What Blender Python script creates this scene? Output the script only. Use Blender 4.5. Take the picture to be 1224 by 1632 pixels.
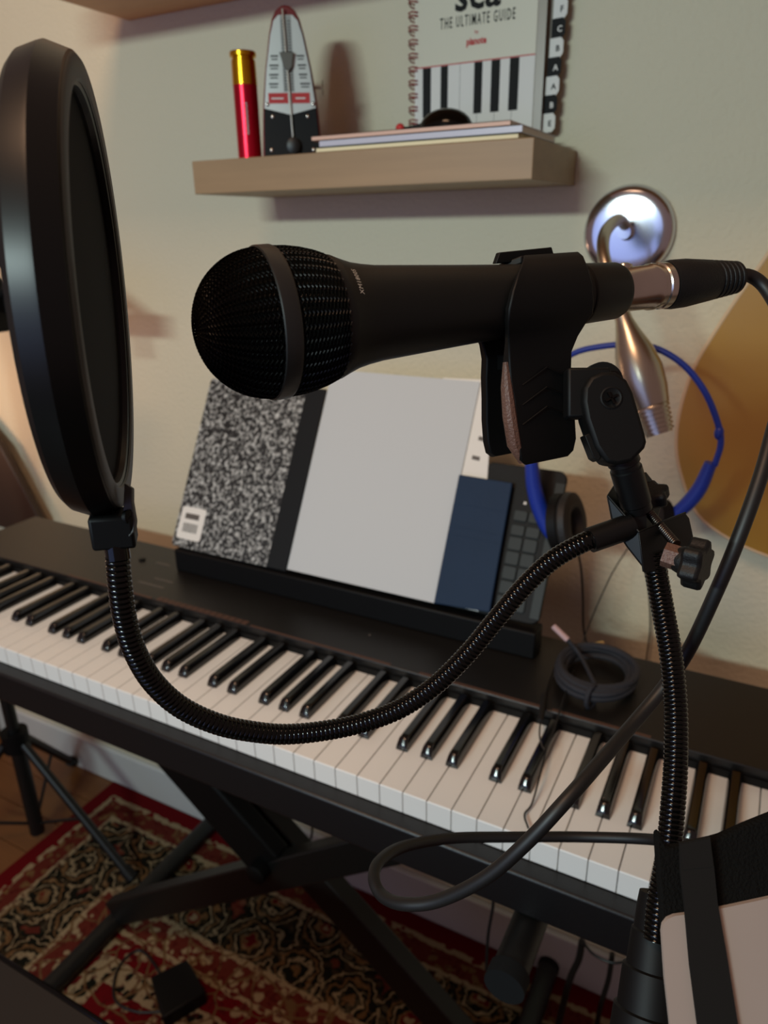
import bpy, math, random
from mathutils import Vector, Matrix

for o in list(bpy.data.objects):
    bpy.data.objects.remove(o)
scene = bpy.context.scene
col = scene.collection
rnd = random.Random(7)
PI = math.pi

# ------------------------------------------------------------------ camera, world, lights, exposure
# Working frame: millimetres, x along the piano keys, y towards the wall, z up, z = 0 on top of the white keys
KEY_Z = 740.0                                   # key tops above the floor
def W(p):
    return Vector((p[0] / 1000.0, p[1] / 1000.0, (p[2] + KEY_Z) / 1000.0))

YAW, PITCH, ROLL, FPX = -0.491939709, -0.368947522, -0.0162875511, 1169.05192
CAM = Vector((23.083, -463.916, 469.427))
fwd = Vector((math.sin(YAW) * math.cos(PITCH), math.cos(YAW) * math.cos(PITCH), math.sin(PITCH)))
rt0 = fwd.cross(Vector((0, 0, 1))).normalized()
up0 = rt0.cross(fwd)
RT = math.cos(ROLL) * rt0 + math.sin(ROLL) * up0
UP = -math.sin(ROLL) * rt0 + math.cos(ROLL) * up0
cd = bpy.data.cameras.new('camera')
cam = bpy.data.objects.new('camera', cd)
col.objects.link(cam)
cd.sensor_fit = 'HORIZONTAL'
cd.sensor_width = 36.0
cd.lens = FPX / 1224.0 * 36.0
cd.clip_start = 0.02
cd.dof.use_dof = True
cd.dof.focus_distance = 0.31
cd.dof.aperture_fstop = 17.0
cam.matrix_world = Matrix((
    (RT.x, UP.x, -fwd.x, W(CAM).x), (RT.y, UP.y, -fwd.y, W(CAM).y),
    (RT.z, UP.z, -fwd.z, W(CAM).z), (0, 0, 0, 1)))
scene.camera = cam

def ray(px, py):
    return fwd + (px - 612) / FPX * RT + (816 - py) / FPX * UP
def at(px, py, depth):                          # working-frame point seen at a pixel at a distance in front of the lens
    return CAM + ray(px, py) * depth
def on(px, py, ax, val):                        # the same, on the plane x / y / z = val
    v = ray(px, py)
    return CAM + v * ((val - CAM[ax]) / v[ax])
def pix(P):
    d = Vector(P) - CAM
    z = d.dot(fwd)
    return 612 + FPX * d.dot(RT) / z, 816 - FPX * d.dot(UP) / z

wd = bpy.data.worlds.new('world')
scene.world = wd
wd.use_nodes = True
wd.node_tree.nodes['Background'].inputs[0].default_value = (0.96, 0.62, 0.57, 1)
wd.node_tree.nodes['Background'].inputs[1].default_value = 0.185

def area_light(name, loc, target, sx, sy, power, color):
    ld = bpy.data.lights.new(name, 'AREA')
    ld.shape = 'RECTANGLE'; ld.size = sx; ld.size_y = sy
    ld.energy = power; ld.color = color
    o = bpy.data.objects.new(name, ld)
    col.objects.link(o)
    o.location = W(loc)
    o.rotation_euler = (W(target) - W(loc)).to_track_quat('-Z', 'Y').to_euler()
    return o
area_light('window_light', (-500, -1650, 880), (-450, 465, 300), 0.48, 0.07, 17.0, (0.80, 1.0, 0.96))
area_light('ceiling_light', (-400, -750, 1640), (-350, 100, 0), 0.40, 0.40, 10.5, (1.0, 0.60, 0.36))
area_light('screen_light', (-600, -1660, 420), (-500, 465, 400), 1.40, 0.80, 4.4, (0.30, 0.46, 1.0))
area_light('table_lamp', (-1420, 180, 120), (-1300, 465, 420), 0.10, 0.10, 0.8, (1.0, 0.58, 0.34))

scene.view_settings.view_transform = 'Standard'
scene.view_settings.look = 'None'
scene.view_settings.gamma = 1.0
scene.view_settings.use_curve_mapping = False
scene.view_settings.exposure = 0.0

# ------------------------------------------------------------------ materials
def lin(c):
    r = []
    for v in c[:3]:
        v /= 255.0
        r.append(v / 12.92 if v <= 0.04045 else ((v + 0.055) / 1.055) ** 2.4)
    return (r[0], r[1], r[2], 1.0)

def N(nt, kind, **kw):
    n = nt.nodes.new(kind)
    for k, v in kw.items():
        if k.startswith('i_'):
            n.inputs[int(k[2:])].default_value = v
        else:
            setattr(n, k, v)
    return n

def mat(name, color, rough=0.5, metal=0.0, spec=0.5, noise=0.0, nscale=40.0, bump=0.0, bscale=300.0, stretch=None):
    m = bpy.data.materials.new(name)
    m.use_nodes = True
    nt = m.node_tree
    b = nt.nodes['Principled BSDF']
    b.inputs['Base Color'].default_value = lin(color)
    b.inputs['Roughness'].default_value = rough
    b.inputs['Metallic'].default_value = metal
    b.inputs['Specular IOR Level'].default_value = spec
    tc = N(nt, 'ShaderNodeTexCoord')
    src = tc.outputs['Object']
    if stretch:
        mp = N(nt, 'ShaderNodeMapping')
        mp.inputs['Scale'].default_value = stretch
        nt.links.new(src, mp.inputs['Vector'])
        src = mp.outputs[0]
    if noise:
        nz = N(nt, 'ShaderNodeTexNoise')
        nz.inputs['Scale'].default_value = nscale
        nz.inputs['Detail'].default_value = 5
        nt.links.new(src, nz.inputs['Vector'])
        cr = N(nt, 'ShaderNodeMixRGB', blend_type='MIX')
        c = lin(color)
        cr.inputs[1].default_value = tuple(min(1, x * (1 - noise)) for x in c[:3]) + (1,)
        cr.inputs[2].default_value = tuple(min(1, x * (1 + noise)) for x in c[:3]) + (1,)
        nt.links.new(nz.outputs['Fac'], cr.inputs[0])
        nt.links.new(cr.outputs[0], b.inputs['Base Color'])
    if bump:
        nb = N(nt, 'ShaderNodeTexNoise')
        nb.inputs['Scale'].default_value = bscale
        nb.inputs['Detail'].default_value = 3
        nt.links.new(src, nb.inputs['Vector'])
        bp = N(nt, 'ShaderNodeBump')
        bp.inputs['Strength'].default_value = bump
        bp.inputs['Distance'].default_value = 0.002
        nt.links.new(nb.outputs['Fac'], bp.inputs['Height'])
        nt.links.new(bp.outputs[0], b.inputs['Normal'])
    return m

M = {
    'wall': mat('wall_paint', (214, 205, 180), 0.75, bump=0.7, bscale=170, spec=0.25),
    'base': mat('white_trim', (205, 208, 205), 0.5),
    'shelf': mat('bamboo', (146, 124, 95), 0.5, noise=0.22, nscale=9, stretch=(0.6, 4, 9)),
    'shelf2': mat('reddish_wood', (196, 146, 106), 0.5, noise=0.16, nscale=9, stretch=(0.6, 4, 9)),
    'ivory': mat('white_key_plastic', (232, 230, 224), 0.32),
    'blackkey': mat('black_key_plastic', (8, 8, 8), 0.15, spec=0.75),
    'piano': mat('piano_black', (15, 14, 14), 0.42, bump=0.12, bscale=900),
    'pianotop': mat('piano_top_black', (19, 17, 15), 0.40, bump=0.10, bscale=900),
    'brownstrip': mat('brown_strip', (78, 54, 43), 0.6),
    'print': mat('grey_print', (90, 84, 78), 0.6),
    'black': mat('matte_black', (7, 7, 7), 0.55, spec=0.22),
    'blackmic': mat('mic_black', (10, 11, 9), 0.46, spec=0.32),
    'band': mat('mic_band', (26, 26, 25), 0.45),
    'rubber': mat('rubber_black', (9, 9, 9), 0.55, spec=0.35, bump=0.15, bscale=1200),
    'cable': mat('cable_black', (15, 14, 13), 0.5),
    'gloss': mat('glossy_black_metal', (5, 5, 4), 0.13, spec=0.3),
    'bracket': mat('bracket_black', (6, 6, 6), 0.42, spec=0.32),
    'steel': mat('nickel', (196, 188, 176), 0.24, metal=1.0, noise=0.12, nscale=60),
    'chrome': mat('chrome', (205, 205, 210), 0.16, metal=1.0),
    'nickel2': mat('satin_nickel', (186, 176, 160), 0.30, metal=1.0),
    'warmlit': mat('warm_lit_brown', (96, 66, 54), 0.5, bump=0.3, bscale=900),  # brown stands in for warm light on the clip edge and nut
    'popring': mat('pop_ring', (14, 13, 12), 0.36, spec=0.26),
    'poplip': mat('pop_lip', (62, 62, 60), 0.55),
    'mesh': mat('pop_mesh', (16, 14, 13), 0.8, spec=0.1),
    'paper': mat('paper', (192, 197, 198), 0.7),
    'paper2': mat('paper_edge', (214, 208, 196), 0.7),
    'navy': mat('navy_leatherette', (26, 46, 70), 0.62, spec=0.2, bump=0.15, bscale=200, noise=0.12, nscale=20),
    'kbd': mat('keyboard_grey', (22, 23, 23), 0.6, spec=0.2),
    'kbdkey': mat('keyboard_key', (38, 44, 44), 0.55, spec=0.3),
    'spine': mat('spine_tape', (20, 22, 24), 0.6, spec=0.2),
    'red': mat('red_anodised', (196, 18, 44), 0.28, metal=0.75),
    'brass': mat('brass', (226, 170, 36), 0.22, metal=1.0),
    'redcase': mat('red_case', (112, 22, 22), 0.35),
    'silver': mat('silver_plate', (196, 198, 192), 0.38, metal=0.55),
    'darkprint': mat('dark_print', (30, 30, 29), 0.7, spec=0.2),
    'redprint': mat('red_print', (190, 44, 44), 0.6),
    'white': mat('white_print', (225, 222, 214), 0.6),
    'cover': mat('cover_cream', (212, 206, 184), 0.45),
    'pink': mat('pink_cover', (214, 178, 160), 0.5),
    'bluegrey': mat('bluegrey_cover', (186, 190, 206), 0.35),
    'cream': mat('cream_pages', (224, 216, 178), 0.6),
    'spiral': mat('red_wire', (150, 62, 62), 0.4),
    'clear': mat('clear_film', (150, 138, 122), 0.3),
    'blue': mat('blue_plastic', (26, 52, 152), 0.4),
    'cushion': mat('black_cushion', (26, 25, 24), 0.6, bump=0.2, bscale=300),
    'amber': mat('amber_varnish', (168, 126, 46), 0.32, noise=0.12, nscale=7),
    'binding': mat('pale_binding', (214, 186, 150), 0.45),
    'coil': mat('braided_greyblue', (35, 37, 44), 0.7, bump=0.5, bscale=1500),
    'plugtip': mat('plug_pink', (180, 150, 150), 0.4),
    'gold': mat('gold_tip', (220, 190, 130), 0.3, metal=1.0),
    'pinkboard': mat('pink_board', (146, 134, 126), 0.6, noise=0.03),
    'fabric': mat('black_fabric', (12, 12, 11), 0.9, spec=0.1, bump=0.6, bscale=900),
    'elastic': mat('elastic_black', (26, 25, 24), 0.85, spec=0.1),
    'stand': mat('stand_tube_black', (13, 14, 13), 0.45),
    'cap': mat('end_cap_grey', (26, 27, 27), 0.7, spec=0.15),
    'floor': mat('floor_wood', (112, 70, 34), 0.4, noise=0.3, nscale=6, stretch=(1, 8, 1)),
    'subfloor': mat('subfloor', (60, 36, 18), 0.7),
    'brown': mat('brown_wood', (56, 39, 29), 0.5, noise=0.15, nscale=8),
    'browndark': mat('brown_dark', (58, 38, 26), 0.5),
    'slab': mat('dark_desk', (30, 25, 22), 0.45),
    'darksteel': mat('dark_steel', (84, 76, 70), 0.34, metal=1.0),
    'weight': mat('weight_grey', (96, 92, 84), 0.5, metal=0.4),
    'stripe': mat('grey_lettering', (190, 188, 180), 0.6),
}

def marble_material():
    m = bpy.data.materials.new('composition_marble'); m.use_nodes = True
    nt = m.node_tree; b = nt.nodes['Principled BSDF']; b.inputs['Roughness'].default_value = 0.5
    tc = N(nt, 'ShaderNodeTexCoord')
    n1 = N(nt, 'ShaderNodeTexNoise'); n1.inputs['Scale'].default_value = 190; n1.inputs['Detail'].default_value = 2.5
    n1.inputs['Roughness'].default_value = 0.6
    nt.links.new(tc.outputs['Object'], n1.inputs['Vector'])
    cr = N(nt, 'ShaderNodeValToRGB')
    cr.color_ramp.elements[0].position = 0.46; cr.color_ramp.elements[0].color = lin((18, 18, 18))
    cr.color_ramp.elements[1].position = 0.68; cr.color_ramp.elements[1].color = lin((190, 192, 188))
    nt.links.new(n1.outputs['Fac'], cr.inputs[0])
    nt.links.new(cr.outputs[0], b.inputs['Base Color'])
    return m
M['marble'] = marble_material()

def rug_material():
    # Persian rug: border bands set by the distance from the rug's own edges, motifs by Voronoi cells
    m = bpy.data.materials.new('persian_rug'); m.use_nodes = True
    nt = m.node_tree; b = nt.nodes['Principled BSDF']
    b.inputs['Roughness'].default_value = 0.95; b.inputs['Specular IOR Level'].default_value = 0.05
    L = nt.links.new
    tc = N(nt, 'ShaderNodeTexCoord'); sp = N(nt, 'ShaderNodeSeparateXYZ')
    L(tc.outputs['Object'], sp.inputs[0])          # object origin is the rug's far left corner; x >= 0, y <= 0
    ny = N(nt, 'ShaderNodeMath', operation='MULTIPLY'); L(sp.outputs[1], ny.inputs[0]); ny.inputs[1].default_value = -1
    d = N(nt, 'ShaderNodeMath', operation='MINIMUM'); L(sp.outputs[0], d.inputs[0]); L(ny.outputs[0], d.inputs[1])
    wz = N(nt, 'ShaderNodeTexNoise'); wz.inputs['Scale'].default_value = 60; L(tc.outputs['Object'], wz.inputs['Vector'])
    wa = N(nt, 'ShaderNodeMath', operation='MULTIPLY_ADD'); L(wz.outputs['Fac'], wa.inputs[0]); wa.inputs[1].default_value = 0.012; L(d.outputs[0], wa.inputs[2])
    dn = N(nt, 'ShaderNodeMath', operation='DIVIDE'); L(wa.outputs[0], dn.inputs[0]); dn.inputs[1].default_value = 0.5
    def ramp(stops):
        r = N(nt, 'ShaderNodeValToRGB'); r.color_ramp.interpolation = 'CONSTANT'
        e = r.color_ramp.elements
        e[0].position = stops[0][0]; e[0].color = lin(stops[0][1])
        e[1].position = stops[1][0]; e[1].color = lin(stops[1][1])
        for p_, c_ in stops[2:]:
            k = e.new(p_); k.color = lin(c_)
        return r
    RED, CREAM, DARK, MID, TAN = (92, 14, 18), (140, 122, 94), (22, 22, 16), (88, 36, 28), (104, 76, 48)
    ground = ramp([(0, RED), (0.075, CREAM), (0.10, MID), (0.17, CREAM), (0.185, DARK), (0.45, CREAM), (0.47, MID), (0.56, CREAM), (0.58, RED), (0.66, CREAM), (0.74, RED)])
    motif = ramp([(0, RED), (0.10, TAN), (0.17, CREAM), (0.20, CREAM), (0.30, TAN), (0.36, CREAM), (0.47, CREAM), (0.56, MID), (0.6, CREAM), (0.67, DARK), (0.75, CREAM)])
    L(dn.outputs[0], ground.inputs[0]); L(dn.outputs[0], motif.inputs[0])
    def vor(scale, lo, hi, feature='F1'):
        wrp = N(nt, 'ShaderNodeTexNoise'); wrp.inputs['Scale'].default_value = scale * 0.7; L(tc.outputs['Object'], wrp.inputs['Vector'])
        mx = N(nt, 'ShaderNodeMixRGB', blend_type='ADD'); mx.inputs[0].default_value = 0.03
        L(tc.outputs['Object'], mx.inputs[1]); L(wrp.outputs['Color'], mx.inputs[2])
        v = N(nt, 'ShaderNodeTexVoronoi', feature=feature); v.inputs['Scale'].default_value = scale
        L(mx.outputs[0], v.inputs['Vector'])
        mr = N(nt, 'ShaderNodeMapRange'); mr.inputs['From Min'].default_value = lo; mr.inputs['From Max'].default_value = hi
        L(v.outputs['Distance'], mr.inputs['Value'])
        return mr
    def rosette(scale, rnd_, freq):
        v = N(nt, 'ShaderNodeTexVoronoi'); v.inputs['Scale'].default_value = scale; v.inputs['Randomness'].default_value = rnd_
        L(tc.outputs['Object'], v.inputs['Vector'])
        nz2 = N(nt, 'ShaderNodeTexNoise'); nz2.inputs['Scale'].default_value = scale * 6; L(tc.outputs['Object'], nz2.inputs['Vector'])
        ad = N(nt, 'ShaderNodeMath', operation='MULTIPLY_ADD'); L(nz2.outputs['Fac'], ad.inputs[0]); ad.inputs[1].default_value = 0.30; L(v.outputs['Distance'], ad.inputs[2])
        r = ramp([(0, CREAM), (0.20, RED), (0.26, TAN), (0.32, DARK), (0.40, CREAM), (0.44, DARK), (0.50, TAN), (0.55, DARK), (0.64, CREAM), (0.67, DARK), (0.78, MID)])
        L(ad.outputs[0], r.inputs[0])
        return r
    v1 = vor(46, 0.42, 0.34); v2 = vor(21, 0.05, 0.02, 'DISTANCE_TO_EDGE'); v3 = vor(80, 0.36, 0.28)
    mx1 = N(nt, 'ShaderNodeMixRGB'); L(v1.outputs[0], mx1.inputs[0]); L(ground.outputs[0], mx1.inputs[1]); L(motif.outputs[0], mx1.inputs[2])
    mulv = N(nt, 'ShaderNodeMath', operation='MULTIPLY'); L(v2.outputs[0], mulv.inputs[0])
    inb = N(nt, 'ShaderNodeMath', operation='GREATER_THAN'); L(dn.outputs[0], inb.inputs[0]); inb.inputs[1].default_value = 0.19
    L(inb.outputs[0], mulv.inputs[1])
    mx2 = N(nt, 'ShaderNodeMixRGB'); L(mulv.outputs[0], mx2.inputs[0]); L(mx1.outputs[0], mx2.inputs[1]); mx2.inputs[2].default_value = lin((98, 74, 48))
    inb2 = N(nt, 'ShaderNodeMath', operation='GREATER_THAN'); L(dn.outputs[0], inb2.inputs[0]); inb2.inputs[1].default_value = 0.10
    mul3 = N(nt, 'ShaderNodeMath', operation='MULTIPLY'); L(v3.outputs[0], mul3.inputs[0]); L(inb2.outputs[0], mul3.inputs[1])
    mul4 = N(nt, 'ShaderNodeMath', operation='MULTIPLY'); L(mul3.outputs[0], mul4.inputs[0]); mul4.inputs[1].default_value = 0.65
    mx3 = N(nt, 'ShaderNodeMixRGB'); L(mul4.outputs[0], mx3.inputs[0]); L(mx2.outputs[0], mx3.inputs[1]); mx3.inputs[2].default_value = lin((66, 16, 16))
    ros = rosette(9.5, 0.25, 1)
    lo_ = N(nt, 'ShaderNodeMath', operation='GREATER_THAN'); L(dn.outputs[0], lo_.inputs[0]); lo_.inputs[1].default_value = 0.20
    hi_ = N(nt, 'ShaderNodeMath', operation='LESS_THAN'); L(dn.outputs[0], hi_.inputs[0]); hi_.inputs[1].default_value = 0.45
    bz = N(nt, 'ShaderNodeMath', operation='MULTIPLY'); L(lo_.outputs[0], bz.inputs[0]); L(hi_.outputs[0], bz.inputs[1])
    b8 = N(nt, 'ShaderNodeMath', operation='MULTIPLY'); L(bz.outputs[0], b8.inputs[0]); b8.inputs[1].default_value = 0.8
    mx4 = N(nt, 'ShaderNodeMixRGB'); L(b8.outputs[0], mx4.inputs[0]); L(mx3.outputs[0], mx4.inputs[1]); L(ros.outputs[0], mx4.inputs[2])
    L(mx4.outputs[0], b.inputs['Base Color'])
    return m
M['rug'] = rug_material()

# ------------------------------------------------------------------ mesh helpers (all coordinates in the working frame, mm)
class MB:
    def __init__(s):
        s.v = []; s.f = []
    def add(s, vs, fs):
        o = len(s.v)
        s.v += [Vector(v) for v in vs]
        s.f += [tuple(i + o for i in f) for f in fs]
        return s
    def box(s, a, b):
        (x0, y0, z0), (x1, y1, z1) = a, b
        return s.add([(x0, y0, z0), (x1, y0, z0), (x1, y1, z0), (x0, y1, z0), (x0, y0, z1), (x1, y0, z1), (x1, y1, z1), (x0, y1, z1)],
                     [(0, 3, 2, 1), (4, 5, 6, 7), (0, 1, 5, 4), (1, 2, 6, 5), (2, 3, 7, 6), (3, 0, 4, 7)])
    def obox(s, c, ax, half):
        c = Vector(c); e = [Vector(a).normalized() * h for a, h in zip(ax, half)]
        vs = [c + sx * e[0] + sy * e[1] + sz * e[2] for sz in (-1, 1) for sx, sy in ((-1, -1), (1, -1), (1, 1), (-1, 1))]
        return s.add(vs, [(0, 3, 2, 1), (4, 5, 6, 7), (0, 1, 5, 4), (1, 2, 6, 5), (2, 3, 7, 6), (3, 0, 4, 7)])
    def beam(s, p, q, w, h, side=(0, 0, 1)):
        p = Vector(p); q = Vector(q); a = (q - p).normalized()
        n = Vector(side); n = (n - n.dot(a) * a).normalized(); t = a.cross(n)
        return s.obox((p + q) / 2, (a, t, n), ((q - p).length / 2, w / 2, h / 2))
    def prism(s, pts, ext):
        n = len(pts); ext = Vector(ext)
        vs = [Vector(p) for p in pts] + [Vector(p) + ext for p in pts]
        fs = [tuple(range(n))[::-1], tuple(range(n, 2 * n))] + [(i, (i + 1) % n, (i + 1) % n + n, i + n) for i in range(n)]
        return s.add(vs, fs)
    def lathe(s, org, axis, prof, seg=40, ref=None):
        org = Vector(org); a = Vector(axis).normalized()
        r = Vector(ref) if ref else (Vector((0, 0, 1)) if abs(a.z) < 0.9 else Vector((1, 0, 0)))
        u = (r - r.dot(a) * a).normalized(); w = a.cross(u)
        vs = []; fs = []; rings = []
        for (h, rad) in prof:
            if rad < 1e-6:
                rings.append([len(vs)]); vs.append(org + a * h)
            else:
                rings.append(list(range(len(vs), len(vs) + seg)))
                for k in range(seg):
                    t = 2 * PI * k / seg
                    vs.append(org + a * h + rad * (math.cos(t) * u + math.sin(t) * w))
        for A, B in zip(rings, rings[1:]):
            for k in range(seg):
                k2 = (k + 1) % seg
                if len(A) == 1 and len(B) == 1: continue
                if len(A) == 1: fs.append((A[0], B[k], B[k2]))
                elif len(B) == 1: fs.append((A[k], B[0], A[k2]))
                else: fs.append((A[k], B[k], B[k2], A[k2]))
        return s.add(vs, fs)
    def tube(s, path, rad, seg=12, cap=True):
        P = [Vector(p) for p in path]; n = len(P)
        R = rad if isinstance(rad, (list, tuple)) else [rad] * n
        T = [(P[min(i + 1, n - 1)] - P[max(i - 1, 0)]).normalized() for i in range(n)]
        ref = Vector((0.12, 0.31, 1)).normalized()
        if abs(ref.dot(T[0])) > 0.95: ref = Vector((1, 0.2, 0)).normalized()
        u = (ref - ref.dot(T[0]) * T[0]).normalized()
        vs = []; fs = []
        for i in range(n):
            u = (u - u.dot(T[i]) * T[i]).normalized(); w = T[i].cross(u)
            for k in range(seg):
                t = 2 * PI * k / seg
                vs.append(P[i] + R[i] * (math.cos(t) * u + math.sin(t) * w))
        for i in range(n - 1):
            for k in range(seg):
                k2 = (k + 1) % seg
                fs.append((i * seg + k, i * seg + k2, (i + 1) * seg + k2, (i + 1) * seg + k))
        if cap:
            fs.append(tuple(range(seg))[::-1]); fs.append(tuple(range((n - 1) * seg, n * seg)))
        return s.add(vs, fs)
    def ball(s, c, r, seg=20, rings=12, ax=None):
        c = Vector(c); ax = ax or (Vector((1, 0, 0)), Vector((0, 1, 0)), Vector((0, 0, 1)))
        rr = r if isinstance(r, (list, tuple)) else (r, r, r)
        prof = []
        vs = []; fs = []
        for i in range(rings + 1):
            ph = PI * i / rings
            for k in range(seg):
                t = 2 * PI * k / seg
                vs.append(c + ax[0] * rr[0] * math.sin(ph) * math.cos(t) + ax[1] * rr[1] * math.sin(ph) * math.sin(t) + ax[2] * rr[2] * math.cos(ph))
        for i in range(rings):
            for k in range(seg):
                k2 = (k + 1) % seg
                fs.append((i * seg + k, (i + 1) * seg + k, (i + 1) * seg + k2, i * seg + k2))
        return s.add(vs, fs)

ORG = {}
def empty(name, loc, label=None, cat=None, group=None):
    o = bpy.data.objects.new(name, None); col.objects.link(o)
    o.empty_display_size = 0.02
    o.location = W(loc); ORG[o.name] = Vector(loc)
    tag(o, label, cat, group)
    return o
def tag(o, label=None, cat=None, group=None, kind=None):
    if label: o['label'] = label
    if cat: o['category'] = cat
    if group: o['group'] = group
    if kind: o['kind'] = kind
    return o
def put(name, mb, material, parent=None, loc=None, bevel=0, smooth=True, angle=35, sub=0):
    if parent is not None: org = ORG[parent.name]
    else:
        if loc is None:
            xs = [v.x for v in mb.v]; ys = [v.y for v in mb.v]; zs = [v.z for v in mb.v]
            loc = ((min(xs) + max(xs)) / 2, (min(ys) + max(ys)) / 2, min(zs))
        org = Vector(loc)
    me = bpy.data.meshes.new(name)
    me.from_pydata([tuple((v - org) / 1000.0) for v in mb.v], [], mb.f)
    me.validate()
    if smooth:
        me.shade_smooth()
        me.set_sharp_from_angle(angle=math.radians(angle))
    me.materials.append(M[material] if isinstance(material, str) else material)
    o = bpy.data.objects.new(name, me); col.objects.link(o)
    if parent is not None:
        o.parent = parent
    else:
        o.location = W(org)
    ORG[o.name] = org
    if bevel:
        bv = o.modifiers.new('bevel', 'BEVEL'); bv.width = bevel / 1000.0; bv.segments = 2; bv.limit_method = 'ANGLE'; bv.angle_limit = math.radians(40)
    if sub:
        sb = o.modifiers.new('sub', 'SUBSURF'); sb.levels = sub; sb.render_levels = sub
    return o
def fix_normals(o):
    import bmesh
    bm = bmesh.new(); bm.from_mesh(o.data); bmesh.ops.recalc_face_normals(bm, faces=bm.faces); bm.to_mesh(o.data); bm.free()
    return o
def spline(ctrl, n):
    P = [Vector(c) for c in ctrl]; out = []
    P = [2 * P[0] - P[1]] + P + [2 * P[-1] - P[-2]]
    m = len(P) - 3
    for i in range(m):
        p0, p1, p2, p3 = P[i:i + 4]
        k = max(2, int(n / m))
        for j in range(k):
            t = j / k
            out.append(0.5 * ((2 * p1) + (-p0 + p2) * t + (2 * p0 - 5 * p1 + 4 * p2 - p3) * t * t + (-p0 + 3 * p1 - 3 * p2 + p3) * t ** 3))
    out.append(P[-2].copy())
    return out
def resample(path, step):
    out = [path[0].copy()]; acc = 0.0
    for a, b in zip(path, path[1:]):
        L = (b - a).length; t = step - acc
        while t <= L:
            out.append(a + (b - a) * (t / L)); t += step
        acc = (acc + L) % step
    return out
def text_mesh(body, size, map_fn, spacing=1.0, bold=0.0, align='CENTER', shear=0.0):
    cu = bpy.data.curves.new('text', 'FONT'); cu.body = body; cu.size = size; cu.align_x = align; cu.resolution_u = 2
    cu.space_character = spacing; cu.offset = bold; cu.shear = shear
    o = bpy.data.objects.new('text', cu); col.objects.link(o)
    dg = bpy.context.evaluated_depsgraph_get(); dg.update()
    me = bpy.data.meshes.new_from_object(o.evaluated_get(dg))
    mb = MB(); mb.add([map_fn(v.co.x, v.co.y) for v in me.vertices], [tuple(f.vertices) for f in me.polygons])
    bpy.data.objects.remove(o); bpy.data.curves.remove(cu); bpy.data.meshes.remove(me)
    return mb

def ribbed(path, r, pitch, seg=18, amp=0.045):
    P = resample(path, pitch / 4.0)
    rr = [r * (1.0, 1.0, 1.0 - amp * 0.3, 1.0 - amp * 1.9)[i % 4] for i in range(len(P))]
    return MB().tube(P, rr, seg)

# ================================================================== SETTING
WALL = 465.0; FLOOR = -KEY_Z
tag(put('wall_back', MB().box((-3200, WALL, FLOOR), (1800, WALL + 80, 1700)), 'wall'), kind='structure')
tag(put('floor', MB().box((-3200, -2600, FLOOR - 60), (1800, WALL, FLOOR - 14)), 'subfloor'), kind='structure')
fl = bpy.data.objects['floor']
plank_mesh = None
for r_ in range(11):
    y1 = WALL - r_ * 82
    off = -rnd.random() * 700
    x = -3200 + off
    while x < -600:
        x2 = x + 900
        o = put('floor_board', MB().box((max(x, -3200), y1 - 80.5, FLOOR - 14), (min(x2, -600) - 1.5, y1, FLOOR - rnd.random() * 0.6)), 'floor', fl, bevel=1)
        x = x2
put('floor_board', MB().box((-600, -2600, FLOOR - 14), (1800, WALL, FLOOR - 0.5)), 'floor', fl)
tag(put('baseboard_back', MB().box((-3200, WALL - 12, FLOOR), (1800, WALL, FLOOR + 95)), 'base', bevel=3), kind='structure')

rug = put('persian_rug', MB().box((-1200, -1200, FLOOR), (900, WALL - 14, FLOOR + 6)), 'rug', loc=(-1200, WALL - 14, FLOOR))
tag(rug, 'red and cream patterned persian rug with dark border under the keyboard stand', 'rug')

# ================================================================== SHELVES
s1 = put('floating_shelf', MB().box((-644, 300, 512), (-216, WALL, 549)), 'shelf', bevel=0.8)
tag(s1, 'short light bamboo floating shelf carrying the metronome and books', 'shelf')
s2 = put('floating_shelf', MB().box((-878, 130, 754), (420, WALL, 792)), 'shelf2', bevel=0.8)
tag(s2, 'upper wooden wall shelf seen from below at the top edge', 'shelf')

# ================================================================== DIGITAL PIANO
XL, XR = -1062.0, 216.0
piano = empty('digital_piano', ((XL + XR) / 2, 130, -66), 'slim black digital piano with full weighted keyboard by the wall', 'piano')
put('keybed', MB().box((XL, -17, -66), (XR, 290, -24)), 'piano', piano, bevel=2.5)
put('top_panel', MB().box((XL, 152, -24), (XR, 291, 17)), 'pianotop', piano, bevel=1.5)
for a, b in ((XL, -1035.5), (189.5, XR)):
    put('end_block', MB().box((a, -15, -24), (b, 152, 14)), 'piano', piano, bevel=3)
put('felt_strip', MB().box((-1035, 149, -24), (189, 152, 8)), 'black', piano)
for (a, b) in ((-818, -735), (-722, -660), (-497, -303), (-268, -128), (-121, -48), (-44, -26)):  # flat brown strips along the front edge of the top panel
    put('brown_line', MB().box((a, 152.8, 17.0), (b, 156.5, 17.25)), 'brownstrip', piano)
dots = MB()
for k in range(15):
    dots.box((-652 + k * 10, 153, 17.0), (-652 + k * 10 + 8.5, 162, 17.25))
put('brown_dashes', dots, 'brownstrip', piano)
for (x, y, w) in ((-735, 240, 26), (-700, 200, 34), (-712, 182, 46)):
    put('printed_mark', MB().box((x, y, 17.0), (x + w, y + 3, 17.2)), 'print', piano)
put('power_button', MB().lathe((-760, 238, 16), (0, 0, 1), [(0, 5), (3, 5), (3.6, 4), (3.6, 0)], 20), 'black', piano)
put('indicator_dot', MB().lathe((-355, 200, 17), (0, 0, 1), [(0, 1.4), (0.4, 1.4), (0.4, 0)], 12), 'print', piano)
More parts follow.
